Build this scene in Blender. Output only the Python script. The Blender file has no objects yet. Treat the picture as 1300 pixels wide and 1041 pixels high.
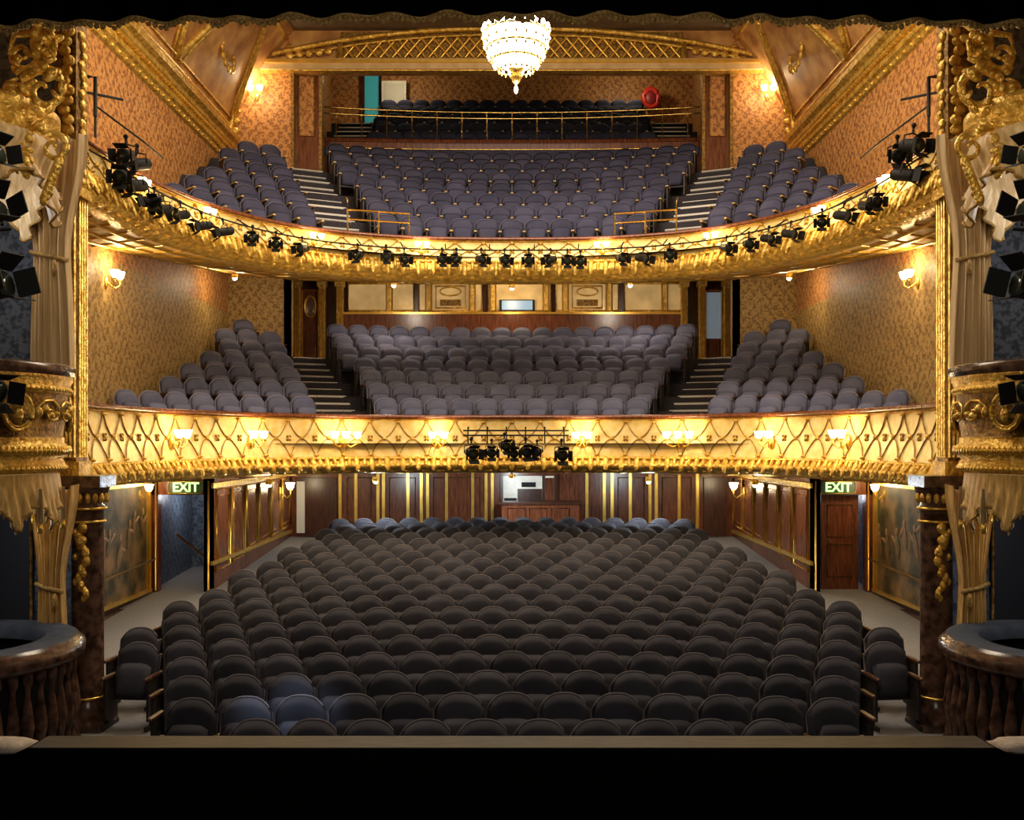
import bpy, math, random
from math import sin, cos, pi, radians, sqrt
from mathutils import Matrix, Vector
random.seed(4)
F=1300.0; ZC=3.66
sc=bpy.context.scene
# ------------------------------------------------------------ materials
def _nt(name):
    m=bpy.data.materials.new(name); m.use_nodes=True
    nt=m.node_tree; b=nt.nodes['Principled BSDF']; return m,nt,b
def N(nt,t,**k):
    n=nt.nodes.new(t)
    for a,v in k.items(): setattr(n,a,v)
    return n
def mat(name,c,rough=.6,metal=0.,c2=None,ns=8.,bump=0.,bs=20.,em=None,es=0.,stretch=None,island=0.,sheen=0.,lo=.35,hi=.65,spec=.5):
    m,nt,b=_nt(name)
    b.inputs['Roughness'].default_value=rough; b.inputs['Metallic'].default_value=metal
    b.inputs['Base Color'].default_value=(*c,1); b.inputs['Specular IOR Level'].default_value=spec
    if sheen: b.inputs['Sheen Weight'].default_value=sheen
    tc=N(nt,'ShaderNodeTexCoord'); mp=N(nt,'ShaderNodeMapping')
    nt.links.new(tc.outputs['Object'],mp.inputs['Vector'])
    if stretch: mp.inputs['Scale'].default_value=stretch
    if c2:
        n=N(nt,'ShaderNodeTexNoise'); n.inputs['Scale'].default_value=ns; n.inputs['Detail'].default_value=5
        nt.links.new(mp.outputs[0],n.inputs['Vector'])
        r=N(nt,'ShaderNodeValToRGB'); r.color_ramp.elements[0].color=(*c,1); r.color_ramp.elements[1].color=(*c2,1)
        r.color_ramp.elements[0].position=lo; r.color_ramp.elements[1].position=hi
        nt.links.new(n.outputs['Fac'],r.inputs[0]); out=r.outputs[0]
        if island:
            g=N(nt,'ShaderNodeNewGeometry'); mr=N(nt,'ShaderNodeMapRange')
            mr.inputs['To Min'].default_value=1-island; mr.inputs['To Max'].default_value=1+island
            nt.links.new(g.outputs['Random Per Island'],mr.inputs['Value'])
            h=N(nt,'ShaderNodeHueSaturation'); nt.links.new(mr.outputs[0],h.inputs['Value']); nt.links.new(out,h.inputs['Color']); out=h.outputs[0]
        nt.links.new(out,b.inputs['Base Color'])
    if bump:
        n=N(nt,'ShaderNodeTexNoise'); n.inputs['Scale'].default_value=bs; n.inputs['Detail'].default_value=3
        nt.links.new(mp.outputs[0],n.inputs['Vector'])
        bp=N(nt,'ShaderNodeBump'); bp.inputs['Strength'].default_value=bump; bp.inputs['Distance'].default_value=.03
        nt.links.new(n.outputs['Fac'],bp.inputs['Height']); nt.links.new(bp.outputs[0],b.inputs['Normal'])
    if em:
        b.inputs['Emission Color'].default_value=(*em,1); b.inputs['Emission Strength'].default_value=es
    return m
def paper(name,c1,c2,k=14.,rough=.55,nz=.9,metal=0.):
    m,nt,b=_nt(name); L=nt.links.new
    g=N(nt,'ShaderNodeNewGeometry'); s=N(nt,'ShaderNodeSeparateXYZ'); L(g.outputs['Position'],s.inputs[0])
    def M(op,a,bb=None,v=None):
        n=N(nt,'ShaderNodeMath',operation=op)
        if hasattr(a,'links'): L(a,n.inputs[0])
        else: n.inputs[0].default_value=a
        if bb is not None:
            if hasattr(bb,'links'): L(bb,n.inputs[1])
            else: n.inputs[1].default_value=bb
        return n.outputs[0]
    u=M('ADD',s.outputs['X'],s.outputs['Y'])
    su=M('SINE',M('MULTIPLY',u,k)); sv=M('SINE',M('MULTIPLY',s.outputs['Z'],k*.8))
    p=M('MULTIPLY',su,sv)
    n=N(nt,'ShaderNodeTexNoise'); n.inputs['Scale'].default_value=k*.7; n.inputs['Detail'].default_value=4
    L(g.outputs['Position'],n.inputs['Vector'])
    q=M('ADD',M('MULTIPLY',p,.4),M('MULTIPLY',M('SUBTRACT',n.outputs['Fac'],.5),nz*5))
    r=N(nt,'ShaderNodeValToRGB'); r.color_ramp.elements[0].position=.3; r.color_ramp.elements[1].position=.6
    r.color_ramp.elements[0].color=(*c1,1); r.color_ramp.elements[1].color=(*c2,1)
    L(M('ADD',M('MULTIPLY',q,.5),.5),r.inputs[0]); L(r.outputs[0],b.inputs['Base Color'])
    b.inputs['Roughness'].default_value=rough; b.inputs['Metallic'].default_value=metal
    return m
GOLD=mat('gold_leaf',(.55,.30,.035),.34,.6,c2=(1.,.70,.17),ns=9,bump=.9,bs=22)
GOLDS=mat('gold_smooth',(.85,.52,.08),.28,.75,c2=(1.,.68,.16),ns=5)
PANEL=mat('gilded_cream_panel',(.88,.63,.20),.4,.15,c2=(1.,.83,.42),ns=6,bump=.15,bs=30)
LATG=mat('lattice_gold',(.28,.15,.025),.4,.5,c2=(.55,.32,.07),ns=12,bump=.4,bs=30)
DKGOLD=mat('antique_gold',(.10,.05,.01),.4,.5,c2=(.42,.24,.05),ns=14,bump=.7,bs=30)
CREAMG=mat('cream_gilt_plaster',(.5,.3,.09),.5,.1,c2=(.8,.58,.28),ns=7,bump=.5,bs=14)
BRASS=mat('brass',(.9,.62,.2),.22,.95)
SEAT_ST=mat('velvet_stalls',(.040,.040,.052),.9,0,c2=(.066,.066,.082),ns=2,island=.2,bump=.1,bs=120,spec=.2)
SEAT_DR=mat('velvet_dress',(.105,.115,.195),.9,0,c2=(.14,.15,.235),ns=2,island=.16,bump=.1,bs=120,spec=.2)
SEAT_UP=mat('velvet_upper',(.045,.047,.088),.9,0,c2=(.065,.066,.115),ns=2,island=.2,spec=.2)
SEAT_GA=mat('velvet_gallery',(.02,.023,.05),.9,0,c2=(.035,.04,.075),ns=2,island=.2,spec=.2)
RIM_ST=mat('rim_highlight_stalls',(.13,.12,.13),.8,0,c2=(.17,.15,.16),ns=3,spec=.2)  # lighter tone stands in for light catching the seat-back tops
RIM_DR=mat('rim_highlight_dress',(.20,.20,.29),.8,0,c2=(.24,.24,.33),ns=3,spec=.2)  # painted rim highlight for the dress circle seats
RIM_UP=mat('rim_highlight_upper',(.10,.10,.16),.8,0,c2=(.13,.12,.19),ns=3,spec=.2)  # painted rim highlight for upper circle and gallery seats
FRAME=mat('seat_iron_frame',(.025,.02,.02),.5,.2,c2=(.045,.035,.03),ns=5)
ARM=mat('armrest_wood',(.07,.03,.018),.4,0,c2=(.13,.06,.03),ns=6,stretch=(1,6,1))
ARMG=mat('armrest_brass',(.75,.55,.25),.35,.5)
WP_UP=paper('wallpaper_amber',(.27,.10,.03),(.60,.29,.085),24)
WP_DR=paper('wallpaper_olive_gold',(.24,.14,.035),(.53,.35,.12),24)
DAMASK=paper('damask_blue_grey',(.05,.07,.10),(.15,.19,.25),24,rough=.4)
MAHOG=mat('mahogany',(.10,.028,.012),.25,0,c2=(.24,.075,.03),ns=4,stretch=(5,5,.6))
MAHOGD=mat('mahogany_dark',(.04,.014,.008),.3,0,c2=(.09,.03,.015),ns=4,stretch=(5,5,.6))
MARBLE=mat('brown_marble',(.035,.017,.011),.2,0,c2=(.2,.11,.075),ns=9,lo=.35,hi=.75)
MURAL=mat('mural_canvas',(.05,.05,.022),.6,0,c2=(.36,.22,.09),ns=2.3,lo=.4,hi=.7)
MURAL2=mat('ceiling_painting',(.30,.12,.035),.6,0,c2=(.66,.38,.13),ns=1.7)
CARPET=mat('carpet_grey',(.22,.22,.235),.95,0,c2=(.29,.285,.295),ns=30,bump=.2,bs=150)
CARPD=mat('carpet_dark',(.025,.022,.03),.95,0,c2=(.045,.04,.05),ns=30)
NOSE=mat('step_nosing_white',(.75,.72,.68),.6)
BLACK=mat('black_metal',(.010,.010,.011),.6,.2,spec=.3)
STAGE=mat('stage_black_paint',(.0012,.0012,.0012),1,spec=0)
STWOOD=mat('stage_edge_wood',(.04,.028,.014),.6,0,c2=(.09,.065,.03),ns=6,stretch=(.6,8,1))
CLOTHK=mat('pelmet_black_velvet',(.002,.002,.003),1,spec=0)
FRINGE=mat('gold_fringe',(.28,.16,.04),.6,.3,c2=(.55,.35,.10),ns=40,bump=.5,bs=60)
DRAPE=mat('cream_silk_drape',(.58,.40,.18),.5,0,c2=(.85,.65,.36),ns=3,stretch=(8,8,.4),sheen=.3)
DRAPEG=mat('gold_silk_pelmet',(.55,.33,.08),.45,.1,c2=(.85,.58,.21),ns=5,stretch=(6,6,1),sheen=.3)
PLASTER=mat('plaster_dark',(.12,.08,.05),.8,0,c2=(.16,.11,.07),ns=5)
LEDGE=mat('blue_velvet_ledge',(.04,.05,.07),.85,0,c2=(.07,.085,.11),ns=6)
LAMP=mat('lit_glass_shade',(1,.85,.6),.4,em=(1,.80,.45),es=9)
LAMPW=mat('lit_bulb_white',(1,.95,.85),.4,em=(1,.92,.72),es=30)
CRYST=mat('lit_crystal',(1,.95,.85),.2,em=(1,.93,.70),es=10,c2=(.7,.6,.4),ns=12)
GLASSP=mat('glazed_panel_warm',(.5,.33,.12),.15,.1,em=(1,.68,.28),es=.2,c2=(.9,.68,.32),ns=1.6)  # emission brightens the panes, which are not lamps
GLASSW=mat('lit_control_window',(.35,.36,.34),.3,em=(.9,.88,.75),es=.35,c2=(.7,.7,.65),ns=2.5)
MIRROR=mat('mirror_glass',(.5,.45,.4),.08,.9)
TURQ=mat('turquoise_paint',(.05,.45,.5),.5,em=(.1,.7,.8),es=.12)  # faint emission put into the paint makes the door glow slightly
WHITEP=mat('white_paint',(.75,.72,.62),.5)
GREEN=mat('exit_green',(.3,.9,.3),.5,em=(.55,1,.35),es=1.6)
EXITBG=mat('exit_box',(.015,.05,.02),.5)
RED=mat('red_enamel',(.6,.03,.02),.35)
LENS=mat('lantern_lens',(.05,.06,.05),.15,.2)
FLOORB=mat('plaster_soffit',(.5,.34,.15),.6,0,c2=(.62,.46,.25),ns=4)
FIG1=mat('mural_figure',(.34,.17,.07),.6,c2=(.12,.12,.05),ns=6); FIG2=mat('mural_face',(.42,.26,.13),.6)
# ------------------------------------------------------------ mesh builder
class MB:
    def __init__(s): s.v=[];s.f=[];s.m=[];s.s=[];s.mats=[]
    def mi(s,m):
        if m not in s.mats: s.mats.append(m)
        return s.mats.index(m)
    def add(s,vs,fs,m,smooth=False):
        o=len(s.v); s.v.extend(vs); k=s.mi(m)
        for f in fs: s.f.append(tuple(i+o for i in f)); s.m.append(k); s.s.append(smooth)
    def box(s,x0,x1,y0,y1,z0,z1,m):
        if x0>x1:x0,x1=x1,x0
        vs=[(x,y,z) for x in(x0,x1) for y in(y0,y1) for z in(z0,z1)]
        s.add(vs,[(0,1,3,2),(4,6,7,5),(0,4,5,1),(2,3,7,6),(0,2,6,4),(1,5,7,3)],m)
    def obox(s,c,ax,ay,az,hx,hy,hz,m):
        c=Vector(c); ax=Vector(ax).normalized()*hx; ay=Vector(ay).normalized()*hy; az=Vector(az).normalized()*hz
        vs=[tuple(c+ax*i+ay*j+az*k) for i in(-1,1) for j in(-1,1) for k in(-1,1)]
        s.add(vs,[(0,1,3,2),(4,6,7,5),(0,4,5,1),(2,3,7,6),(0,2,6,4),(1,5,7,3)],m)
    def tube(s,pts,r,m,n=6,closed=False,caps=True):
        P=[Vector(p) for p in pts]; vs=[];k=len(P)
        rr=r if isinstance(r,(list,tuple)) else [r]*k
        for i,p in enumerate(P):
            if closed: t=P[(i+1)%k]-P[i-1]
            else: t=P[min(i+1,k-1)]-P[max(i-1,0)]
            if t.length<1e-9: t=Vector((0,0,1))
            t.normalize(); up=Vector((0,0,1)) if abs(t.z)<.92 else Vector((0,1,0))
            a=t.cross(up).normalized(); b=t.cross(a)
            for j in range(n):
                q=2*pi*j/n; vs.append(tuple(p+(a*cos(q)+b*sin(q))*rr[i]))
        fs=[]
        for i in range(k if closed else k-1):
            i2=(i+1)%k
            for j in range(n): fs.append((i*n+j,i*n+(j+1)%n,i2*n+(j+1)%n,i2*n+j))
        if caps and not closed: fs+= [tuple(range(n)),tuple((k-1)*n+j for j in range(n))]
        s.add(vs,fs,m,True)
    def ell(s,c,rx,ry,rz,m,nu=8,nv=6,M=None):
        vs=[];fs=[]
        for j in range(nv+1):
            a=pi*j/nv
            for i in range(nu):
                b=2*pi*i/nu; p=Vector((rx*sin(a)*cos(b),ry*sin(a)*sin(b),rz*cos(a)))
                if M: p=M@p
                vs.append((c[0]+p.x,c[1]+p.y,c[2]+p.z))
        for j in range(nv):
            for i in range(nu): fs.append((j*nu+i,j*nu+(i+1)%nu,(j+1)*nu+(i+1)%nu,(j+1)*nu+i))
        s.add(vs,fs,m,True)
    def lathe(s,cx,cy,prof,m,n=24,a0=0,a1=2*pi,smooth=True):
        full=abs(a1-a0-2*pi)<1e-6; k=n if full else n+1; vs=[];fs=[]
        for (r,z) in prof:
            for i in range(k):
                a=a0+(a1-a0)*i/n; vs.append((cx+r*cos(a),cy+r*sin(a),z))
        for j in range(len(prof)-1):
            for i in range(n):
                i2=(i+1)%k if full else i+1
                fs.append((j*k+i,j*k+i2,(j+1)*k+i2,(j+1)*k+i))
        s.add(vs,fs,m,smooth)
    def grid(s,rows,m,smooth=True):
        n=len(rows[0]); vs=[p for r in rows for p in r]; fs=[]
        for j in range(len(rows)-1):
            for i in range(n-1): fs.append((j*n+i,j*n+i+1,(j+1)*n+i+1,(j+1)*n+i))
        s.add(vs,fs,m,smooth)
    def obj(s,name,mirror=False,parent=None,loc=None):
        me=bpy.data.meshes.new(name)
        vs=[(-a,b,c) for a,b,c in s.v] if mirror else s.v
        fs=[tuple(reversed(f)) for f in s.f] if mirror else s.f
        me.from_pydata(vs,[],fs)
        for m in s.mats: me.materials.append(m)
        me.polygons.foreach_set('material_index',s.m); me.polygons.foreach_set('use_smooth',s.s); me.update()
        o=bpy.data.objects.new(name,me); sc.collection.objects.link(o)
        if parent: o.parent=parent
        if loc: o.location=loc
        return o
def inst(name,me,loc,rz=0,scale=1,rx=0):
    o=bpy.data.objects.new(name,me); sc.collection.objects.link(o)
    o.location=loc; o.rotation_euler=(rx,0,rz); o.scale=(scale,)*3; return o
def light(name,loc,power,color=(1,.72,.38),size=.08,typ='POINT',**k):
    l=bpy.data.lights.new(name,typ); l.energy=power; l.color=color
    if typ=='AREA': l.size=size
    else: l.shadow_soft_size=size
    o=bpy.data.objects.new(name,l); sc.collection.objects.link(o); o.location=loc
    for a,v in k.items():
        if a=='target': o.rotation_euler=(Vector(v)-Vector(loc)).to_track_quat('-Z','Y').to_euler()
        else: setattr(l,a,v)
    return o
# ------------------------------------------------------------ seats
def puffy(w,h,t,n=8,m=6,c=.2,ex=3.):
    vs=[];idx={};fs=[]
    for side in(0,1):
        for j in range(m+1):
            for i in range(n+1):
                u=-1+2*i/n; v=j/m; edge=i in(0,n) or j in(0,m)
                if side and edge: idx[(1,i,j)]=idx[(0,i,j)]; continue
                e=max(0,(1-abs(u)**5)*(1-abs(2*v-1)**5))**.45
                zt=h*(1-c*abs(u)**ex)
                y=(-1 if side==0 else 1)*t/2*e
                idx[(side,i,j)]=len(vs); vs.append(Vector((u*w/2*(.93+.07*min(1,v*2)),y,v*zt)))
    for side in(0,1):
        for j in range(m):
            for i in range(n):
                q=[idx[(side,i,j)],idx[(side,i+1,j)],idx[(side,i+1,j+1)],idx[(side,i,j+1)]]
                fs.append(tuple(q if side==0 else q[::-1]))
    return vs,fs
def seat_mesh(cloth,arm,rim,c=.26,ex=3.0):
    b=MB(); W_=.515
    vs,fs=puffy(W_,.58,.10,n=10,c=c,ex=ex)
    R=Matrix.Rotation(radians(-11),3,'X')
    b.add([tuple(R@v+Vector((0,-.02,.40))) for v in vs],fs,cloth,True)
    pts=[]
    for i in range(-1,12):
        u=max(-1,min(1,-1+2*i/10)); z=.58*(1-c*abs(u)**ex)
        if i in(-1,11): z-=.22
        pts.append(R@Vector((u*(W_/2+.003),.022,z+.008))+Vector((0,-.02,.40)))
    b.tube(pts,.013,rim,4)  # thin added tube imitates the lit top edge of the back
    vs,fs=puffy(.44,.42,.12,n=6,m=5,c=.12,ex=4)
    R=Matrix.Rotation(radians(-20),3,'X')
    b.add([tuple(R@v+Vector((0,-.20,.36))) for v in vs],fs,cloth,True)
    for s in(-1,1):
        x=s*.268
        b.box(x-.014,x+.014,-.30,.02,.10,.60,FRAME)
        b.box(x-.014,x+.014,-.36,.06,.0,.05,FRAME); b.box(x-.014,x+.014,-.22,-.08,.04,.12,FRAME)
        b.box(x-.028,x+.028,-.34,.0,.60,.63,arm)
        b.ell((x,-.34,.612),.028,.03,.022,arm,6,4)
    b.box(-.22,.22,-.18,-.13,.33,.36,FRAME)
    return b
def seating(name,placements,cloth,arm,rim,c=.24,ex=3.2):
    b=seat_mesh(cloth,arm,rim,c,ex); out=MB(); out.mats=b.mats
    for(x,y,z,rz)in placements:
        c,s=cos(rz),sin(rz); o=len(out.v)
        out.v.extend([(x+c*p[0]-s*p[1],y+s*p[0]+c*p[1],z+p[2]) for p in b.v])
        out.f.extend([tuple(i+o for i in f) for f in b.f]); out.m.extend(b.m); out.s.extend(b.s)
    return out.obj(name)
def zst(D): return -3.61+.0568*(D-10.4)
half=[2.7,3.55,3.8,4.2,4.95,5.05,5.15,5.1,5.05,4.9,4.65,4.5,4.45,4.4,4.4,4.35,4.3,4.25,4.2]
pl=[]
for k,h in enumerate(half):
    D=9.75+.82*k if k else 9.72
    q=2*h/.545; n=int(q)
    if (n+k)%2: n+=1
    for i in range(n):
        X=(i-(n-1)/2)*.545; y=D-.45*(X/5)**2
        if k==0: y=D
        pl.append((X,y,zst(y),radians(5.)*X/5))
seating('stalls_seating',pl,SEAT_ST,ARM,RIM_ST,.27,2.8)
YC=14.6
def arcs(name,z0,dz,nk,cloth,arm,rim,xmax):
    pl=[]
    for k in range(nk):
        R=8.0+.85*k; z=z0+dz*k
        def put(a):
            X=R*sin(a); Y=YC+R*cos(a)
            if abs(X)>xmax or (abs(X)>5.3 and Y>25.85): return
            pl.append((X,Y,z,-a))
        A=radians(22.3); n=int(2*A*R/.55)
        for i in range(n): put((i-(n-1)/2)*.55/R)
        a=A+1.45/R
        while a<radians(72):
            put(a); put(-a); a+=.55/R
    seating(name,pl,cloth,arm,rim)
arcs('dress_circle_seating',.93-.97,.357,7,SEAT_DR,ARM,RIM_DR,6.95)
arcs('upper_circle_seating',4.91-.97,.487,7,SEAT_UP,ARMG,RIM_UP,6.6)
pl=[]
for j in range(5):
    n=15 if j%2 else 16
    for i in range(n): pl.append(((i-(n-1)/2)*.53,29.7+.8*j,8.99-.97+.5*j,0))
seating('gallery_seating',pl,SEAT_GA,ARMG,RIM_UP)
# ------------------------------------------------------------ balcony curve
A_,B_,D0,NN=6.2,7.5,14.5,2.6
raw=[(-A_,12.97),(-A_,13.7)]
for i in range(241):
    p=-pi/2+pi*i/240
    raw.append((A_*math.copysign(abs(sin(p))**(2/NN),sin(p)),D0+B_*abs(cos(p))**(2/NN)))
raw+=[(A_,13.7),(A_,12.97)]
cum=[0]
for i in range(1,len(raw)): cum.append(cum[-1]+math.dist(raw[i],raw[i-1]))
LT=cum[-1]
def C(u):
    u=max(0,min(LT,u))
    lo,hi=0,len(cum)-1
    while hi-lo>1:
        md=(lo+hi)//2
        if cum[md]<=u: lo=md
        else: hi=md
    t=(u-cum[lo])/max(1e-9,cum[hi]-cum[lo])
    return (raw[lo][0]+(raw[hi][0]-raw[lo][0])*t, raw[lo][1]+(raw[hi][1]-raw[lo][1])*t)
def CN(u):
    a=C(u-.25);b=C(u+.25); tx,ty=b[0]-a[0],b[1]-a[1]; l=sqrt(tx*tx+ty*ty)
    x,y=C(u); return x,y,ty/l,-tx/l
def S(u,off,z):
    x,y,nx,ny=CN(u); return (x+nx*off,y+ny*off,z)
NS=180
US=[LT*i/NS for i in range(NS+1)]
def sweep(b,prof,m,smooth=True):
    b.grid([[S(u,o,z) for u in US] for(o,z)in prof],m,smooth)
def u_at_px(px,off=.2):
    best=None
    for i in range(1201):
        u=LT*i/1200; x,y,_=S(u,off,0); e=abs(650+F*x/y-px)
        if best is None or e<best[0]: best=(e,u)
    return best[1]
def balcony(name,top,ph0,ph1,bot,floor0,dz,nk,zb,soff):
    b=MB()
    sweep(b,[(-.22,floor0-.0),(-.22,top-.03),(-.2,top),(.06,top),(.1,top-.03),(.1,top-.07),(.04,top-.09)],MAHOG)
    sweep(b,[(.04,top-.09),(.07,top-.10),(.07,ph1+.02),(.02,ph1)],GOLD)
    mid=(ph0+ph1)/2
    def po(z):
        t=(ph1-z)/(ph1-ph0); return .02+.10*t*t
    sweep(b,[(po(ph1+(ph0-ph1)*i/5),ph1+(ph0-ph1)*i/5) for i in range(6)],PANEL)
    o=.12; H=ph0-bot
    sweep(b,[(o,ph0),(o+.05,ph0-.02),(o+.05,ph0-.06),(o+.02,ph0-.08),(o+.10,ph0-.14),(o+.16,ph0-.45*H),(o+.14,ph0-.65*H),(o+.05,ph0-.8*H),(o-.1,ph0-.86*H),(o-.12,ph0-.92*H),(o-.3,bot)],GOLD)
    W=.60
    nw=int(LT/W)//2*2; W=LT/nw
    amp=(ph1-ph0)/2-.01
    def bow(t): return t+.10*sin(2*pi*t)
    for ph in(0,1):
        pts=[]; n=nw*6
        for i in range(n+1):
            u=LT*i/n; q=(i/6+ph)%2; t=q if q<=1 else 2-q
            z=mid+amp*(2*bow(t)-1); pts.append(S(u,po(z)+.012,z))
        b.tube(pts,.012,LATG,4)
    for i in range(nw):
        b.ell(S((i+.5)*W,po(mid)+.02,mid),.04,.04,.045,GOLD,6,4)
    for i in range(nw+1):
        u=i*W
        for k in range(4):
            q=k*pi/2+pi/4
            b.ell(S(u+.045*cos(q),po(mid)+.012,mid+.05*sin(q)),.026,.026,.03,LATG,5,4)
        b.ell(S(u,po(mid)+.02,mid),.025,.03,.028,GOLDS,5,4)
        b.ell(S(u,po(ph0+.04)+.02,ph0+.04),.06,.05,.03,GOLD,6,4); b.ell(S(u,po(ph1-.04)+.02,ph1-.03),.06,.05,.025,GOLD,6,4)
    nb=int(LT/.17)
    for i in range(nb):
        u=(i+.5)*LT/nb; x,y,nx,ny=CN(u); an=math.atan2(ny,nx)
        M=Matrix.Rotation(an,3,'Z')@Matrix.Rotation(radians(-25),3,'Y')
        zz=.42 if i%2 else .36
        b.ell(S(u,.12+.12,ph0-zz*H),.05,.07 if i%2 else .045,(.16 if i%2 else .11)*H/.34,GOLD,6,5,M)
        if i%2==0: b.ell(S(u,.12-.02,ph0-.84*H),.05,.1,.035,GOLDS,6,4,Matrix.Rotation(an,3,'Z'))
    nb=int(LT/.11)
    for i in range(nb): b.ell(S((i+.5)*LT/nb,.12+.06,ph0-.04),.03,.03,.028,GOLDS,5,4)
    def outr(x,y,R):
        if y<=YC: return (math.copysign(7.28,x),y)
        dx,dy=x,y-YC; l=sqrt(dx*dx+dy*dy); r=max(R,l+.05); X=dx/l*r; Y=YC+dy/l*r
        if abs(X)>7.28: X=math.copysign(7.28,X)
        return(X,Y)
    r0=[S(u,-.22,floor0) for u in US]; r1=[]
    for p in r0:
        q=outr(p[0],p[1],7.62); r1.append((q[0],q[1],floor0))
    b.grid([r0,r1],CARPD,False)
    prof=[(7.3,floor0-.004)]
    for k in range(nk):
        R=8.0+.85*k; z=floor0+dz*k
        if k: prof+=[(R-.6,z-dz),(R-.6,z)]
    prof+=[(14.55,floor0+dz*(nk-1))]
    cols=[]
    for i in range(121):
        a=radians(-82+164*i/120); sa,ca=sin(a),cos(a)
        lim=7.28/max(1e-6,abs(sa))
        l2=26.25-YC
        if ca>0 and (l2/ca)*abs(sa)>5.62: lim=min(lim,l2/ca)
        col=[];last=floor0
        for(R,z)in prof:
            if R<=lim: col.append((R*sa,YC+R*ca,z)); last=z
            else: col.append((lim*sa,YC+lim*ca,last))
        cols.append(col)
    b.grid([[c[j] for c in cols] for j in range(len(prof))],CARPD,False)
    rows=[]
    for j in range(7):
        t=j/6; rr=[]
        for u in US:
            x,y,_=S(u,-.18,0)
            if y<=YC: X,Y=math.copysign(7.28,x),y
            else:
                dx,dy=x,y-YC; k=min(7.28/max(1e-6,abs(dx)),14.58/max(dy,1e-6)); X,Y=dx*k,YC+dy*k
            rr.append((x+(X-x)*t,y+(Y-y)*t,bot+(max(bot-.1,zb(Y))-bot)*t))
        rows.append(rr)
    b.grid(rows,soff)
    for t in(.18,.5,.82):
        pts=[]
        for i in range(0,len(US)):
            p=Vector(rows[0][i]).lerp(Vector(rows[6][i]),t); pts.append(p-Vector((0,0,.01)))
        b.tube(pts,.035,GOLDS,4)
    for i in range(2,NS,4):
        p=[Vector(rows[j][i])-Vector((0,0,.01)) for j in range(7)]
        b.tube(p,.02,GOLDS,4)
    for sgn in(-1,1):
        for k in range(1,nk):
            R=8.0+.85*k
            for h_ in(0,1):
                Rr=R-.6-(0 if h_==0 else .32); z=floor0+dz*k-(0 if h_==0 else dz/2)
                a=radians(22.3)+.62/R; a*=sgn
                c=Vector((Rr*sin(a),YC+Rr*cos(a),z)); rad=Vector((sin(a),cos(a),0)); tan=Vector((cos(a),-sin(a),0))
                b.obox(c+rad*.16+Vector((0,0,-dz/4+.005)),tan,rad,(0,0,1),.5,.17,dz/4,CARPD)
                b.obox(c+rad*.02+Vector((0,0,.0)),tan,rad,(0,0,1),.5,.03,.022,NOSE)
    return b.obj(name)
balcony('dress_circle_balcony',.56,-.32,.44,-.68,.93-.97,.357,7,lambda D:-.68,PLASTER)
balcony('upper_circle_balcony',4.37,3.86,4.27,3.42,4.91-.97,.487,7,lambda D:3.35+.107*(D-17.4),CREAMG)
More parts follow.
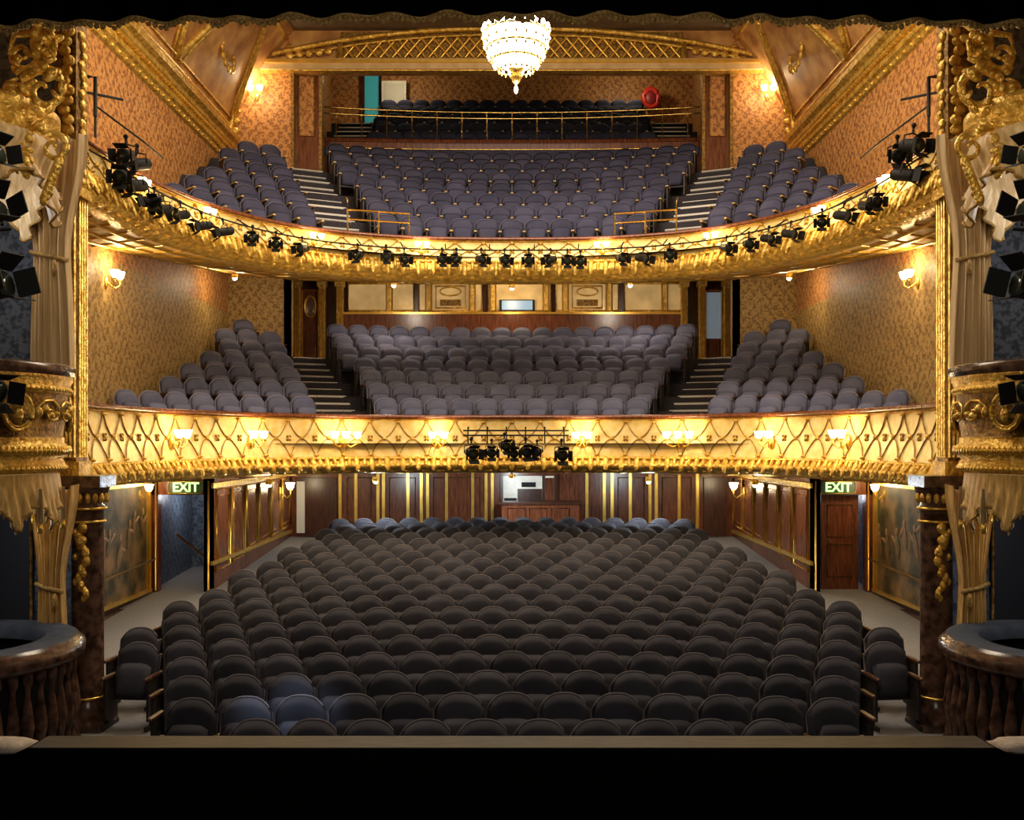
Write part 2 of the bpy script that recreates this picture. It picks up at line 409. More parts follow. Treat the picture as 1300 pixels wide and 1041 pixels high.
# ------------------------------------------------------------ walls
def wall(name,boxes):
    b=MB()
    for q in boxes: b.box(*q)
    return b.obj(name)
for s,nm in((-1,'left'),(1,'right')):
    wall('wall_'+nm,[(s*7.3,s*7.5,9,26.5,3.3,7.6,WP_UP),(s*7.3,s*7.5,9,26.5,-.7,3.3,WP_DR),(s*7.3,s*7.5,9,20.8,-3.75,-.7,MAHOGD)])
    wall('wall_%s_return'%nm,[(s*5.66,s*7.45,26.3,26.5,4.2,10.6,WP_UP),(s*5.66,s*7.45,26.3,26.5,-.7,4.2,WP_DR)])
    b=MB()
    def slab(x0,y0,x1,y1,z0,z1,m):
        b.add([(s*x0,y0,z0),(s*x1,y1,z0),(s*x1,y1,z1),(s*x0,y0,z1),(s*(x0+.2),y0,z0),(s*(x1+.2),y1,z0),(s*(x1+.2),y1,z1),(s*(x0+.2),y0,z1)],
              [(0,1,2,3),(7,6,5,4),(0,3,7,4),(1,5,6,2),(3,2,6,7),(0,4,5,1)],m)
    slab(5.66,26.3,6.2,29.3,-.7,4.75,MAHOG); slab(5.66,26.5,6.1,34.7,4.75,12.9,WP_UP)
    b.box(s*5.0,s*5.66,26.55,26.7,4.75,11,MAHOG); b.box(s*4.92,s*5.0,26.5,26.74,4.75,11,DKGOLD); b.box(s*5.6,s*5.68,26.28,26.6,4.75,9.5,DKGOLD)
    b.box(s*5.12,s*5.52,26.52,26.56,7.9,9.6,WP_UP); b.tube([(s*5.12,26.52,7.9),(s*5.52,26.52,7.9),(s*5.52,26.52,9.6),(s*5.12,26.52,9.6)],.02,DKGOLD,4,closed=True)
    b.obj('wall_%s_recess'%nm)
    wall('wall_%s_pier'%nm,[(s*5.45,s*7.5,12.85,12.95,-3.75,7.6,DAMASK)])
    w=MB()
    w.box(s*6.05,s*6.2,20.6,20.8,-3.3,-.72,MAHOG); w.box(s*7.12,s*7.35,20.6,20.8,-3.3,-.72,MAHOG); w.box(s*6.05,s*7.3,20.6,20.8,-1.08,-.72,MAHOG)
    w.box(s*6.05,s*6.2,20.6,28.1,-3.3,-.72,MAHOG)
    for i in range(6):
        y0=20.9+i*1.2; y1=y0+1.05; z0,z1=zst(y0)+.35,-1.0
        x=s*6.04
        w.tube([(x,y0,z0),(x,y1,z0+.05),(x,y1,z1),(x,y0,z1)],.025,GOLDS,4,closed=True)
        w.tube([(x,y0+.12,z0+.12),(x,y1-.12,z0+.17),(x,y1-.12,z1-.12),(x,y0+.12,z1-.12)],.012,GOLDS,4,closed=True)
    w.box(s*6.0,s*6.05,20.6,28,-.95,-.85,GOLD)
    w.box(s*6.0,s*6.06,20.58,28,-2.5,-2.42,GOLDS)
    for xx in(6.1,7.16): w.tube([(s*xx,20.57,-3.0),(s*xx,20.57,-.8)],.02,GOLDS,6)
    w.obj('wall_%s_stalls_panelling'%nm)
    wall('wall_%s_lobby'%nm,[(s*6.2,s*7.5,23.4,23.5,-3.3,-.72,DAMASK),(s*7.3,s*7.5,20.8,23.5,-3.3,-.72,DAMASK)])
    m=MB(); x=s*7.27
    m.box(x,s*7.3,13.3,20.4,-2.95,-.85,MURAL)
    for z in(-2.98,-.84): m.box(s*7.2,s*7.3,13.2,20.5,z-.03,z+.03,GOLDS)
    for y in(13.3,20.4): m.box(s*7.2,s*7.3,y-.04,y+.04,-2.95,-.85,GOLDS)
    m.tube([(s*7.12,13.2,-2.6),(s*7.12,20.4,-2.35)],.025,BRASS,6)
    random.seed(7+s)
    for i in range(16):
        y=13.9+i*.41+random.random()*.2; z=-2.15+random.random()*.5; r=random.uniform(.55,.9)
        m.ell((s*7.265,y,z),.012,.16*r,.34*r,FIG1,8,6,Matrix.Rotation(random.uniform(-.5,.5),3,'X'))
        m.ell((s*7.265,y+.05,z+.42*r),.012,.06,.08,FIG2,8,6); m.ell((s*7.265,y+.15,z+.12),.012,.18,.04,FIG2,8,5,Matrix.Rotation(random.uniform(-.8,.8),3,'X'))
    m.obj('mural_painting')
    wall('baseboard_'+nm,[(s*7.2,s*7.3,12.95,20.6,-3.5,-3.12,MARBLE)])
def px(p,D): return (p-650)*D/F
w=MB(); w.box(-6.2,6.2,28,28.2,-3.2,-.6,MAHOG)
for p in(432,452,480,487,518,535,543,567,600,617,625,745,767,777,800,825,833,862,885):
    x=px(p,28); w.box(x-.04,x+.04,27.95,28,-2.6,-.8,GOLDS)
for p0,p1 in((437,475),(491,531),(547,613),(781,821),(837,881)):
    x0,x1=px(p0,28),px(p1,28); w.tube([(x0+.08,27.98,-2.2),(x1-.08,27.98,-2.2),(x1-.08,27.98,-1.0),(x0+.08,27.98,-1.0)],.02,DKGOLD,4,closed=True)
w.box(-6.2,6.2,27.94,28,-.86,-.76,GOLD)
w.box(px(378,28),px(428,28),27.9,28,-2.6,-1.0,MAHOGD); w.box(px(378,28),px(388,28),27.85,27.92,-2.5,-1.1,WHITEP)
w.box(px(893,28),px(922,28),27.9,28,-2.6,-1.0,MAHOGD)
w.obj('wall_back_stalls')
w=MB(); w.box(px(637,28),px(705,28),27.9,27.96,-1.75,-.95,GLASSW)
for p in(637,690,705): x=px(p,28); w.box(x-.04,x+.04,27.84,27.92,-1.8,-.9,MAHOGD)
w.box(px(657,28),px(688,28),27.86,27.9,-1.75,-1.30,MAHOGD); w.box(px(662,28),px(680,28),27.84,27.88,-1.25,-1.12,BLACK)
w.box(px(640,28),px(656,28),27.86,27.9,-1.75,-1.55,BLACK); w.box(px(692,28),px(703,28),27.86,27.9,-1.75,-1.0,MAHOG)
w.obj('window_1')
w=MB(); w.box(px(637,26.9),px(735,26.9),26.8,27.5,zst(27)-.02,-1.66,MAHOG); w.box(px(633,26.9),px(739,26.9),26.75,27.55,-1.66,-1.60,MAHOGD)
for p in(645,672,700): w.tube([(px(p,26.9),26.79,-2.3),(px(p+22,26.9),26.79,-2.3),(px(p+22,26.9),26.79,-1.76),(px(p,26.9),26.79,-1.76)],.014,MAHOGD,4,closed=True)
w.obj('sound_control_desk')
w=MB(); w.box(-6.3,6.3,29.2,29.4,2.0,4.7,MAHOGD); w.box(-4.75,4.75,28.9,29.2,2.0,3.62,MAHOG); w.box(-4.78,4.78,28.86,29.2,3.58,3.64,GOLDS)
edges=[442,525,532,612,620,699,706,785,793,872]
for i in range(5):
    x0,x1=px(edges[2*i],29.1),px(edges[2*i+1],29.1)
    w.box(x0,x1,29.12,29.2,3.68,4.5,GLASSP)
    w.tube([(x0,29.1,3.68),(x1,29.1,3.68),(x1,29.1,4.5),(x0,29.1,4.5)],.06,GOLD,6,closed=True)
    xm=(x0+x1)/2
    for q in((-.62,.62) if i%2 else ((.25,) if i in(0,4) else (-.75,.75))):
        w.box(xm+q-.05,xm+q+.05,29.06,29.12,3.68,4.5,GOLD); w.tube([(xm+q-.08,29.05,3.68),(xm+q-.08,29.05,4.5)],.022,GOLDS,5); w.tube([(xm+q+.08,29.05,3.68),(xm+q+.08,29.05,4.5)],.022,GOLDS,5)
    if i in(1,3):
        w.tube([(xm-.42,29.07,3.78),(xm+.42,29.07,3.78),(xm+.42,29.07,4.4),(xm-.42,29.07,4.4)],.03,GOLD,5,closed=True)
        w.tube([(xm+.3*cos(q),29.08,4.25+.12*sin(q)) for q in[2*pi*j/16 for j in range(16)]],.022,GOLD,4,closed=True)
        w.box(xm-.3,xm+.3,29.07,29.11,3.84,4.02,DKGOLD)
w.box(px(637,29),px(676,29),29.0,29.06,3.72,3.98,mat('display_blue',(.2,.3,.4),.3,em=(.4,.65,.9),es=.45)); w.box(px(634,29),px(679,29),29.02,29.07,3.69,4.01,BLACK)
w.obj('wall_back_dress_circle')
for s in(-1,1):
    b=MB()
    for X in(4.85,5.35,6.05):
        b.box(s*(X-.09),s*(X+.09),28.8,29.0,2.1,4.55,GOLD)
        for q in(-.05,0,.05): b.tube([(s*(X+q),28.79,2.3),(s*(X+q),28.79,4.3)],.014,GOLDS,5)
        b.box(s*(X-.13),s*(X+.13),28.75,29.0,4.35,4.5,GOLD); b.box(s*(X-.13),s*(X+.13),28.75,29.0,2.1,2.3,GOLD)
    b.obj('gold_pilaster_group')
    d=MB(); d.box(s*5.45,s*5.95,28.95,29.05,2.1,4.3,MAHOG)
    if s<0:
        pts=[(s*5.7+.16*cos(q),28.93,3.8+.3*sin(q)) for q in[2*pi*j/20 for j in range(20)]]
        d.tube(pts,.03,GOLDS,5,closed=True); d.ell((s*5.7,28.94,3.8),.15,.02,.28,MIRROR,16,8)
    else: d.box(s*5.5,s*5.9,28.92,28.96,2.9,4.2,mat('lobby_glass',(.3,.4,.5),.3,em=(.35,.45,.55),es=.2))
    d.tube([(s*5.47,28.93,2.2),(s*5.93,28.93,2.2),(s*5.93,28.93,4.25),(s*5.47,28.93,4.25)],.025,GOLDS,4,closed=True)
    d.tube([(s*5.55,28.93,2.4),(s*5.85,28.93,2.4),(s*5.85,28.93,3.1),(s*5.55,28.93,3.1)],.015,GOLDS,4,closed=True)
    d.obj('door_1' if s<0 else 'door_2')
w=MB(); w.box(-6.3,6.3,34.6,34.8,8,13.2,WP_UP)
w.obj('wall_back_gallery')
w=MB(); w.box(px(463,34.5),px(481,34.5),34.5,34.6,10.1,12.3,TURQ); w.box(px(459,34.5),px(463,34.5),34.45,34.6,10.1,12.35,MAHOGD); w.box(px(481,34.5),px(484,34.5),34.45,34.6,10.1,12.35,MAHOGD); w.box(px(459,34.5),px(484,34.5),34.45,34.6,12.3,12.4,MAHOGD); w.obj('door_3')
w=MB(); w.box(px(485,34.2),px(516,34.2),34.1,34.2,10.1,12.0,WHITEP); w.box(px(488,34.2),px(513,34.2),34.07,34.1,11.2,11.9,mat('door_panel_white',(.6,.58,.5),.5)); w.obj('door_4')
b=MB()
def gy(X): return 28.75-.25*(X/5.5)**2
xs=[-5.65+11.3*i/60 for i in range(61)]
b.grid([[(x,gy(x),z) for x in xs] for z in(7.0,8.42)],MAHOG); b.grid([[(x,gy(x)+dy,z) for x in xs] for dy,z in((-.05,8.36),(-.05,8.45),(.2,8.45),(.2,7.5))],MAHOG)
b.grid([[(x,gy(x)-.06,z if k else z-.07*abs(sin(x*4.2))) for x in xs] for k,z in((1,8.14),(0,7.98))],SEAT_UP)
b.tube([(x,gy(x)-.08,8.16) for x in xs],.02,BRASS,5)
for j in range(5):
    y=29.1+.8*j; z=8.02+.5*j
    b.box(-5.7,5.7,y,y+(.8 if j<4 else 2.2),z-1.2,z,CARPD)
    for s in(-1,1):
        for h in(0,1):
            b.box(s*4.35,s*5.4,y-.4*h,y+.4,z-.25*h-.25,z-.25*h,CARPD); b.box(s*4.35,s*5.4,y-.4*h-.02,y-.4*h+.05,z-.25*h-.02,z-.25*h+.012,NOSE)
b.obj('gallery_balcony')
b=MB()
for z in(9.05,9.22): b.tube([(x,gy(x),z+.1*(x/5.5)**2) for x in xs],.024,BRASS,6)
for i in range(17):
    x=-5.6+11.2*i/16; b.tube([(x,gy(x),8.44),(x,gy(x),9.25+.1*(x/5.5)**2)],.016,BRASS,6)
for s in(-1,1):
    b.tube([(s*5.5,28.6,9.3),(s*5.0,32.5,11.6)],.022,BRASS,6)
b.obj('brass_safety_rail')
for s in(-1,1):
    b=MB(); x0,x1=s*2.2,s*3.45
    y=21.95
    for z in(4.66,4.86): b.tube([(x0,y-.05,z),(x1,y-.45,z)],.022,BRASS,6)
    for t in(0,.5,1): xx=x0+(x1-x0)*t; yy=y-.05-.4*t; b.tube([(xx,yy,4.36),(xx,yy,4.88)],.02,BRASS,6)
    b.tube([(x1,y-.45,4.86),(x1,y-.45,5.05),(x1+s*.05,y-.3,5.15)],.02,BRASS,6)
    b.obj('brass_aisle_rail')
b=MB(); b.tube([(4.6+.24*cos(q),33.9,11.35+.3*sin(q)) for q in[2*pi*j/20 for j in range(20)]],.09,RED,8,closed=True); b.ell((4.6,33.9,11.35),.22,.1,.27,mat('hose_reel_centre',(.25,.02,.02),.4),12,8); b.box(4.5,4.7,33.9,34.6,11.2,11.45,BLACK); b.obj('fire_hose_reel')
# ceiling
def cove(t): return 7.32-1.75*(t**1.3), 7.75+2.85*t
b=MB()
b.box(-7.5,7.5,9,26.5,10.55,10.7,PLASTER)
for s in(-1,1):
    rows=[]
    for i in range(9):
        X,z=cove(i/8)
        rows.append([(s*X,y,z) for y in(9,13,17,21,24,26.35)])
    b.grid(rows,MURAL2)
b.add([(-6.3,26.4,9.5),(6.3,26.4,9.5),(6.3,34.8,13.1),(-6.3,34.8,13.1)],[(0,1,2,3)],PLASTER)
b.obj('ceiling')
for s in(-1,1):
    b=MB(); yy=(9.2,26.3)
    prof=[(7.3,7.1),(7.24,7.14),(7.24,7.24),(7.18,7.28),(7.18,7.4),(7.08,7.48),(7.08,7.58),(6.98,7.64),(6.95,7.74),(7.0,7.8),(7.2,7.82)]
    b.grid([[(s*x,y,z) for y in yy] for x,z in prof],GOLD,False)
    for i in range(100):
        y=9.4+i*.17; b.box(s*7.1,s*7.2,y,y+.09,7.40,7.48,GOLDS)
        if i%2==0: b.ell((s*7.24,y,7.19),.03,.07,.04,GOLDS,6,4)
    for t0,r in((.1,.06),(.16,.03),(.9,.06)):
        X,z=cove(t0); b.tube([(s*(X-.03),y,z) for y in(9.2,18,26.2)],r,GOLD,6)
    for y0 in(13.,17.4,21.8):
        y1=y0+4.4
        for dd in(0,.25):
            pts=[]
            for i in range(17):
                t=i/16; tt=.14+.76*sin(pi*t); X,z=cove(tt); pts.append((s*(X-.04),y0+dd+(y1-y0-2*dd)*t,z))
            b.tube(pts,.08 if dd==0 else .035,GOLD,6)
        X,z=cove(.45)
        for i in range(12):
            q=i*pi/6; b.ell((s*(X-.06),y0+2.2+.5*cos(q),z+.3*sin(q)),.05,.1,.1,GOLD,6,5)
    pts=[(s*(7.2-.02*i*i*.3),26.1,7.6+.2*i) for i in range(10)]
    b.tube(pts,.09,GOLD,6)
    for i in range(6): b.ell((s*(7.05-.02*i),26.1,7.9+.25*i),.12,.1,.1,GOLD,7,5)
    b.obj('trim_%d'%(1 if s<0 else 2))
b=MB()
b.box(-7.4,7.4,26.32,26.5,9.45,10.6,MURAL2)
b.box(-7.3,7.3,26.05,26.32,9.47,9.62,FLOORB); b.box(-7.3,7.3,25.98,26.1,9.62,9.7,GOLDS); b.box(-7.3,7.3,26.1,26.32,9.44,9.48,GOLD); b.box(-7.3,7.3,26.15,26.33,9.7,9.78,FLOORB)
def az(X): return 9.78+.78*(1-(abs(X)/6.6)**2.2) if abs(X)<6.6 else 9.78
for d,r in((0,.07),(-.16,.03)):
    b.tube([(X,26.2,az(X)+d) for X in[-6.4+12.8*i/60 for i in range(61)]],r,GOLD,6)
b.box(-4.4,4.4,26.29,26.33,9.78,10.5,DKGOLD)
def lat(x0,dr):
    pts=[]
    for i in range(13):
        t=i/12; X=x0+dr*.62*t; z=9.78+t*.72
        if z<az(X)-.12 and abs(X)<4.4: pts.append((X,26.22,z))
    if len(pts)>1: b.tube(pts,.036,GOLDS,5)
for i in range(-17,18):
    lat(i*.31,1); lat(i*.31,-1)
for s in(-1,1):
    b.tube([(s*4.4,26.2,9.78),(s*4.4,26.2,10.2)],.08,GOLD,6)
    for i in range(5): b.ell((s*(4.7+.25*i),26.2,9.98-.03*i),.12,.05,.1,GOLD,7,5)
    b.tube([(s*(5.6-.16*t*cos(t*1.4)),26.2,9.98+.16*t*sin(t*1.4)*.6) for t in[i*.15 for i in range(12)]],.03,GOLD,5)
b.obj('ceiling_arch_frieze')
b=MB(); b.add([(-7.5,9,zst(9)),(7.5,9,zst(9)),(7.5,28.2,zst(28.2)),(-7.5,28.2,zst(28.2))],[(0,1,2,3)],CARPET); b.obj('floor')
b=MB()
b.box(-8,8,-3,8.77,-3.2,-2.63,STAGE); b.box(-4.13,4.13,8.77,9.12,-2.75,-2.625,STWOOD); b.box(-8,8,8.77,8.95,-3.75,-2.75,MAHOGD)
b.obj('stage_apron')
for s in(-1,1):
    vs,fs=puffy(.75,.35,.1,c=.1)
    b=MB(); R=Matrix.Rotation(radians(-90),3,'X')
    b.add([tuple(R@v+Vector((s*4.45,8.5,-2.58))) for v in vs],fs,mat('floral_cloth',(.5,.42,.32),.8,c2=(.7,.6,.5),ns=25),True); b.obj('folded_cloth')
wall('wall_proscenium',[(-5.3,-8,8.95,9.1,-3.75,7.6,PLASTER),(5.3,8,8.95,9.1,-3.75,7.6,PLASTER),(-8,8,8.97,9.15,4.3,10.7,PLASTER)])
b=MB(); xs=[-5.4+10.8*i/240 for i in range(241)]
def pz(x): return 3.705-.10*(abs(x)/5)**1.5+.012*sin(x*9)
b.grid([[(x,8.9+.05*sin(x*14),z if z else pz(x)) for x in xs] for z in(4.6,None)],CLOTHK)
b.grid([[(x,8.88+.05*sin(x*14),pz(x)-dz) for x in xs] for dz in(-.01,.02)],FRINGE)
random.seed(3)
for i in range(0,241):
    x=xs[i]; b.ell((x,8.88+.05*sin(x*14),pz(x)-.02-.03*random.random()),.028,.016,.018+.02*random.random(),FRINGE,5,4,Matrix.Rotation(random.uniform(-.9,.9),3,'Y'))
b.obj('proscenium_pelmet')
# ------------------------------------------------------------ boxes, columns
BX,BY=6.05,11.0
def polar(r,a,z): return (BX-r*cos(a),BY-r*sin(a),z)
def side_set(s):
    mir=(s<0)
    b=MB(); a0,a1=pi-radians(100),pi+radians(100)
    L=lambda prof,m,n=48: b.lathe(BX,BY,prof,m,n,a0,a1)
    D_=.10
    def LD(prof,m,n=48): b.lathe(BX,BY,[(r-D_,z) for r,z in prof],m,n,a0,a1)
    L([(1.28,-3.62),(1.32,-3.6),(1.32,-3.35),(1.26,-3.28),(1.18,-3.28)],MARBLE)
    L([(1.1,-2.36),(1.32,-2.36),(1.36,-2.3),(1.36,-2.22),(1.30,-2.16),(1.28,-2.14)],MARBLE); L([(1.28,-2.14),(.95,-2.14),(.95,-2.3)],LEDGE)
    L([(1.1,-3.5),(1.1,-2.3)],BLACK)
    for i in range(26):
        a=radians(-95+190*i/25); x,y,_=polar(1.24,a,0)
        b.lathe(x,y,[(.045,-3.28),(.06,-3.25),(.03,-3.18),(.04,-3.1),(.072,-2.92),(.055,-2.78),(.026,-2.6),(.03,-2.52),(.055,-2.46),(.055,-2.36)],MARBLE,10)
    LD([(1.0,-.34),(1.20,-.34),(1.26,-.28),(1.24,-.22),(1.22,-.2),(1.29,-.14),(1.29,-.06),(1.24,-.02),(1.24,.04)],GOLD)
    LD([(1.24,.04),(1.22,.06),(1.27,.3),(1.27,.5)],DKGOLD)
    LD([(1.27,.5),(1.31,.52),(1.31,.58),(1.29,.6),(1.33,.66),(1.33,.7)],GOLD); LD([(1.33,.7),(1.36,.74),(1.36,.8),(1.30,.83),(1.0,.83),(1.0,.4)],MARBLE)
    P=lambda r,a,z: polar(r-D_,a,z)
    for i in range(60):
        a=radians(-90+180*i/59); b.ell(P(1.31,a,.55),.025,.025,.025,GOLDS,5,4); b.ell(P(1.29,a,-.1),.03,.03,.05,GOLDS,5,4)
        b.ell(P(1.25,a,-.29),.03,.03,.03,GOLDS,5,4)
    for aa in(30,-32,88):
        a=radians(aa); c=Vector(P(1.29,a,.3)); n=Vector((-cos(a),-sin(a),0)); t=Vector((n.y,-n.x,0)); up=Vector((0,0,1))
        for r,w in((.19,.025),(.155,.014)): b.tube([tuple(c+t*r*.85*cos(q)+up*r*sin(q)) for q in[2*pi*j/20 for j in range(20)]],w,GOLD,5,closed=True)
        M=Matrix((t,n,up)).transposed()
        b.ell(tuple(c),.13,.03,.15,DKGOLD,12,8,M); b.ell(tuple(c+n*.03+up*.07),.035,.03,.045,GOLD,8,6,M); b.ell(tuple(c+n*.02-up*.03),.05,.03,.08,GOLD,8,6,M)
        for q in(-1,1):
            for k in range(4): a2=a+q*radians(12+4.5*k); b.ell(P(1.29,a2,.3+.04*sin(k*2)),.05,.03,.06-.01*k,GOLD,7,5)
            a2=a+q*radians(22)
            pts=[P(1.29,a2+q*radians(1.4)*k*cos(k*.7)*.6,.3+.012*k*sin(k*.7)) for k in range(14)]
            b.tube(pts,.014,GOLDS,5)
    b.lathe(BX,BY,[(0.0,-.1),(1.1,-.1)],CARPD,24); b.lathe(BX,BY,[(0.0,-.3),(1.1,-.3)],FLOORB,24); b.lathe(BX,BY,[(0.,-2.9),(1.1,-2.9)],CARPD,24)
    LD([(1.0,3.25),(1.1,3.2),(1.16,3.3),(1.12,3.4),(1.2,3.46),(1.2,3.56),(1.0,3.6),(.5,3.75),(.1,3.8)],GOLD)
    b.obj('theatre_box',mirror=mir)
    b=MB(); n=120
    rows=[]
    for k in range(6):
        rr=[]
        for i in range(n+1):
            a=radians(-95+190*i/n); sw=abs(sin(a*6.5)); d=.32+.26*(1-sw)**1.2
            z=-.35-d*k/5; rr.append(polar(1.09+.03*sin(a*60+k)*k/5+.03*k/5,a,z))
        rows.append(rr)
    b.grid(rows,DRAPEG); b.tube([(p[0],p[1],p[2]-.015) for p in rows[-1]],.018,FRINGE,5)
    for i in range(0,n+1,2): p=rows[-1][i]; b.ell((p[0],p[1],p[2]-.04),.012,.012,.03,FRINGE,5,4)
    for i in range(6):
        a=(i-2.5)*pi/6.5
        x,y,z=polar(1.14,a,-.62); b.tube([(x,y,-.5),(x,y,-.86)],[.02,.035],DRAPEG,7); b.ell((x,y,-.92),.03,.03,.06,GOLDS,6,5)
    b.obj('box_pelmet_swag',mirror=mir)
    b=MB(); rows=[]
    for k in range(7):
        rr=[]
        for i in range(n+1):
            a=radians(-95+190*i/n); sw=abs(sin(a*3+.6)); d=.45+.5*(1-sw)
            rr.append(polar(1.02+.05*sin(a*46)*k/6+.05*sin(k*1.3),a,3.28-d*k/6))
        rows.append(rr)
    b.grid(rows,DRAPE); b.tube([(p[0],p[1],p[2]) for p in rows[-1]],.02,FRINGE,5); b.obj('box_valance_swag',mirror=mir)
    def drape(xc,yc,zt,zb,wt,wm,wb,nm,m):
        b=MB(); rows=[]
        for k in range(21):
            t=k/20; z=zt+(zb-zt)*t
            if t<.5: w=wt+(wm-wt)*sin(t/.5*pi/2)**2
            else: w=wm+(wb-wm)*sin((t-.5)/.5*pi/2)
            rr=[]
            for i in range(81):
                u=i/80-.5; rr.append((xc+u*w+.05*(1-w/wt),yc+.06*sin(u*34+t*1.5)+.02*sin(u*80+t*4)-.08*cos(u*3),z+.04*sin(u*9)*(1-t)))
            rows.append(rr)
        b.grid(rows,m); z=zt+(zb-zt)*.5; b.tube([(xc+.05*(1-wm/wt)+(i/10-.5)*(wm+.05),yc-.16+.12*abs(i/10-.5),z+.1*(i/10-.5)) for i in range(11)],.028,FRINGE,6)
        b.ell((xc-.08,yc-.2,z-.15),.035,.035,.1,FRINGE,8,6)
        b.obj(nm,mirror=mir)
    drape(5.42,12.15,3.6,.75,.76,.40,.50,'box_curtain',DRAPE)
    drape(5.42,12.15,-.55,-2.9,.54,.28,.34,'box_curtain',DRAPEG)
    b=MB()
    cx,cy,cz=4.98,10.75,3.42
    def sp(c,r0,r1,turn,rad,ph=0,fl=1):
        pts=[];rs=[]
        for i in range(26):
            t=i/25; r=r0+(r1-r0)*t; q=ph+turn*2*pi*t
            pts.append((c[0]+fl*r*cos(q),c[1]-.05*t,c[2]+r*sin(q))); rs.append(rad*(1-.6*t))
        b.tube(pts,rs,GOLD,7)
    sp((cx-.08,cy,cz+.25),.26,.04,1.3,.055,.5); sp((cx+.3,cy,cz-.1),.26,.04,1.3,.05,2.4,-1); sp((cx-.18,cy,cz-.35),.16,.03,1.3,.04,1.2)
    sp((cx+.15,cy,cz+.62),.16,.03,1.3,.04,3.2)
    random.seed(11)
    for i in range(90):
        t=i/89; w=.3*(1-abs(t-.45)); b.ell((cx-.05+.25*t+random.uniform(-w,w),cy-.05+random.uniform(-.08,.05),cz+.85-1.45*t),random.uniform(.03,.09),.04,random.uniform(.02,.05),GOLD,7,5,Matrix.Rotation(random.uniform(-1.5,1.5),3,'Y'))
    for i in range(9): b.ell((cx-.25+.02*i,cy-.06,cz-.5-.05*i),.05,.04,.07,GOLD,7,5)
    b.ell((cx-.05,cy-.1,cz+.95),.08,.08,.1,GOLD,10,8); b.ell((cx-.05,cy-.02,cz+.72),.12,.1,.2,GOLD,10,8)
    b.tube([(cx-.1,cy-.05,cz+.85),(cx-.28,cy-.1,cz+.92),(cx-.3,cy-.12,cz+1.1)],[.04,.03,.02],GOLD,7); b.tube([(cx,cy-.05,cz+.85),(cx+.2,cy-.1,cz+.8),(cx+.25,cy-.1,cz+.6)],[.04,.03,.02],GOLD,7)
    b.obj('gilded_figure_cartouche',mirror=mir)
    b=MB(); X,Y=5.20,12.55
    b.lathe(X,Y,[(.28,-3.48),(.28,-3.4),(.24,-3.34),(.26,-3.28),(.22,-3.2),(.19,-3.1),(.185,-.85),(.2,-.8),(.18,-.76),(.24,-.62),(.26,-.56)],MARBLE,24)
    b.box(X-.25,X+.25,Y-.25,Y+.25,-.56,-.42,MARBLE); b.box(X-.27,X+.27,Y-.27,Y+.27,-3.6,-3.42,MARBLE)
    for z,r in((-.82,.215),(-.98,.20),(-3.12,.21)): b.tube([(X+r*cos(q),Y+r*sin(q),z) for q in[2*pi*j/20 for j in range(20)]],.018,GOLDS,5,closed=True)
    for i in range(16):
        q=2*pi*i/16; b.ell((X+.215*cos(q),Y+.215*sin(q),-.69),.035,.035,.07,GOLD,6,5)
    for i in range(9):
        b.ell((X-.02+.05*sin(i*1.3),Y-.2,-1.05-.1*i),.06-.003*i,.05,.07,GOLD,8,6)
        b.ell((X+.07*cos(i*2.1),Y-.19,-1.1-.1*i),.035,.04,.05,GOLDS,6,5)
    b.ell((X,Y-.22,-1.2),.06,.06,.08,GOLD,10,8)
    b.obj('marble_column',mirror=mir)
    b=MB(); X=5.43; Y=12.6
    b.box(X-.10,X+.16,Y-.08,Y+.24,-.42,5.2,DKGOLD)
    for q in(-.08,-.03,.02,.07): b.tube([(X+q,Y-.09,-.2),(X+q,Y-.09,3.0)],.02,GOLD,6)
    for q in(.0,.07,.14,.21): b.tube([(X-.105,Y+q,-.2),(X-.105,Y+q,3.0)],.02,GOLD,6)
    b.box(X-.16,X+.17,Y-.14,Y+.24,-.42,-.25,GOLD); b.box(X-.16,X+.17,Y-.14,Y+.24,3.0,3.12,GOLD)
    for i in range(16):
        b.ell((X+.03*sin(i*2),Y-.12,3.2+.12*i),.08,.05,.07,GOLD,7,5); b.ell((X-.11,Y+.1+.04*sin(i*2),3.2+.12*i),.04,.09,.07,GOLD,7,5)
    b.obj('gold_fluted_pilaster',mirror=mir)
    b=MB(); b.box(6.0,6.5,12.78,12.84,-2.9,-.9,mat('box_door_paint',(.03,.035,.045),.5)); b.tube([(6.0,12.77,-2.9),(6.0,12.77,-.9),(6.5,12.77,-.9),(6.5,12.77,-2.9)],.02,DKGOLD,5); b.obj('door_6' if s<0 else 'door_7',mirror=mir)
side_set(1); side_set(-1)
# ------------------------------------------------------------ lanterns
def lantern_mesh():
    b=MB()
    b.tube([(0,.18,0),(0,.14,0),(0,-.1,0),(0,-.16,0)],[.06,.085,.085,.1],BLACK,12)
    b.tube([(0,-.162,0),(0,-.168,0)],.085,LENS,12)
    for k in range(4):
        q=k*pi/2; d=Vector((cos(q),0,sin(q))); t=Vector((-sin(q),0,cos(q)))
        b.obox(Vector((0,-.23,0))+d*.125,t,(d*.45+Vector((0,-1,0))),d,.09,.07,.004,BLACK)
    b.tube([(-.12,0,0),(-.12,0,.12),(0,0,.15),(.12,0,.12),(.12,0,0)],.012,BLACK,5)
    b.tube([(0,0,.15),(0,0,.24)],.018,BLACK,6); b.ell((0,0,.25),.035,.035,.035,BLACK,6,5)
    o=b.obj('stage_lantern'); me=o.data; bpy.data.objects.remove(o); return me
LM=lantern_mesh()
b=MB(); n=200
b.tube([S(LT*(.06+.88*i/n),.42,4.02) for i in range(n+1)],.016,BLACK,5)
for i in range(24):
    u=LT*(.07+.86*i/23); b.tube([S(u,.1,4.2),S(u,.42,4.02)],.014,BLACK,5)
b.obj('lighting_bar')
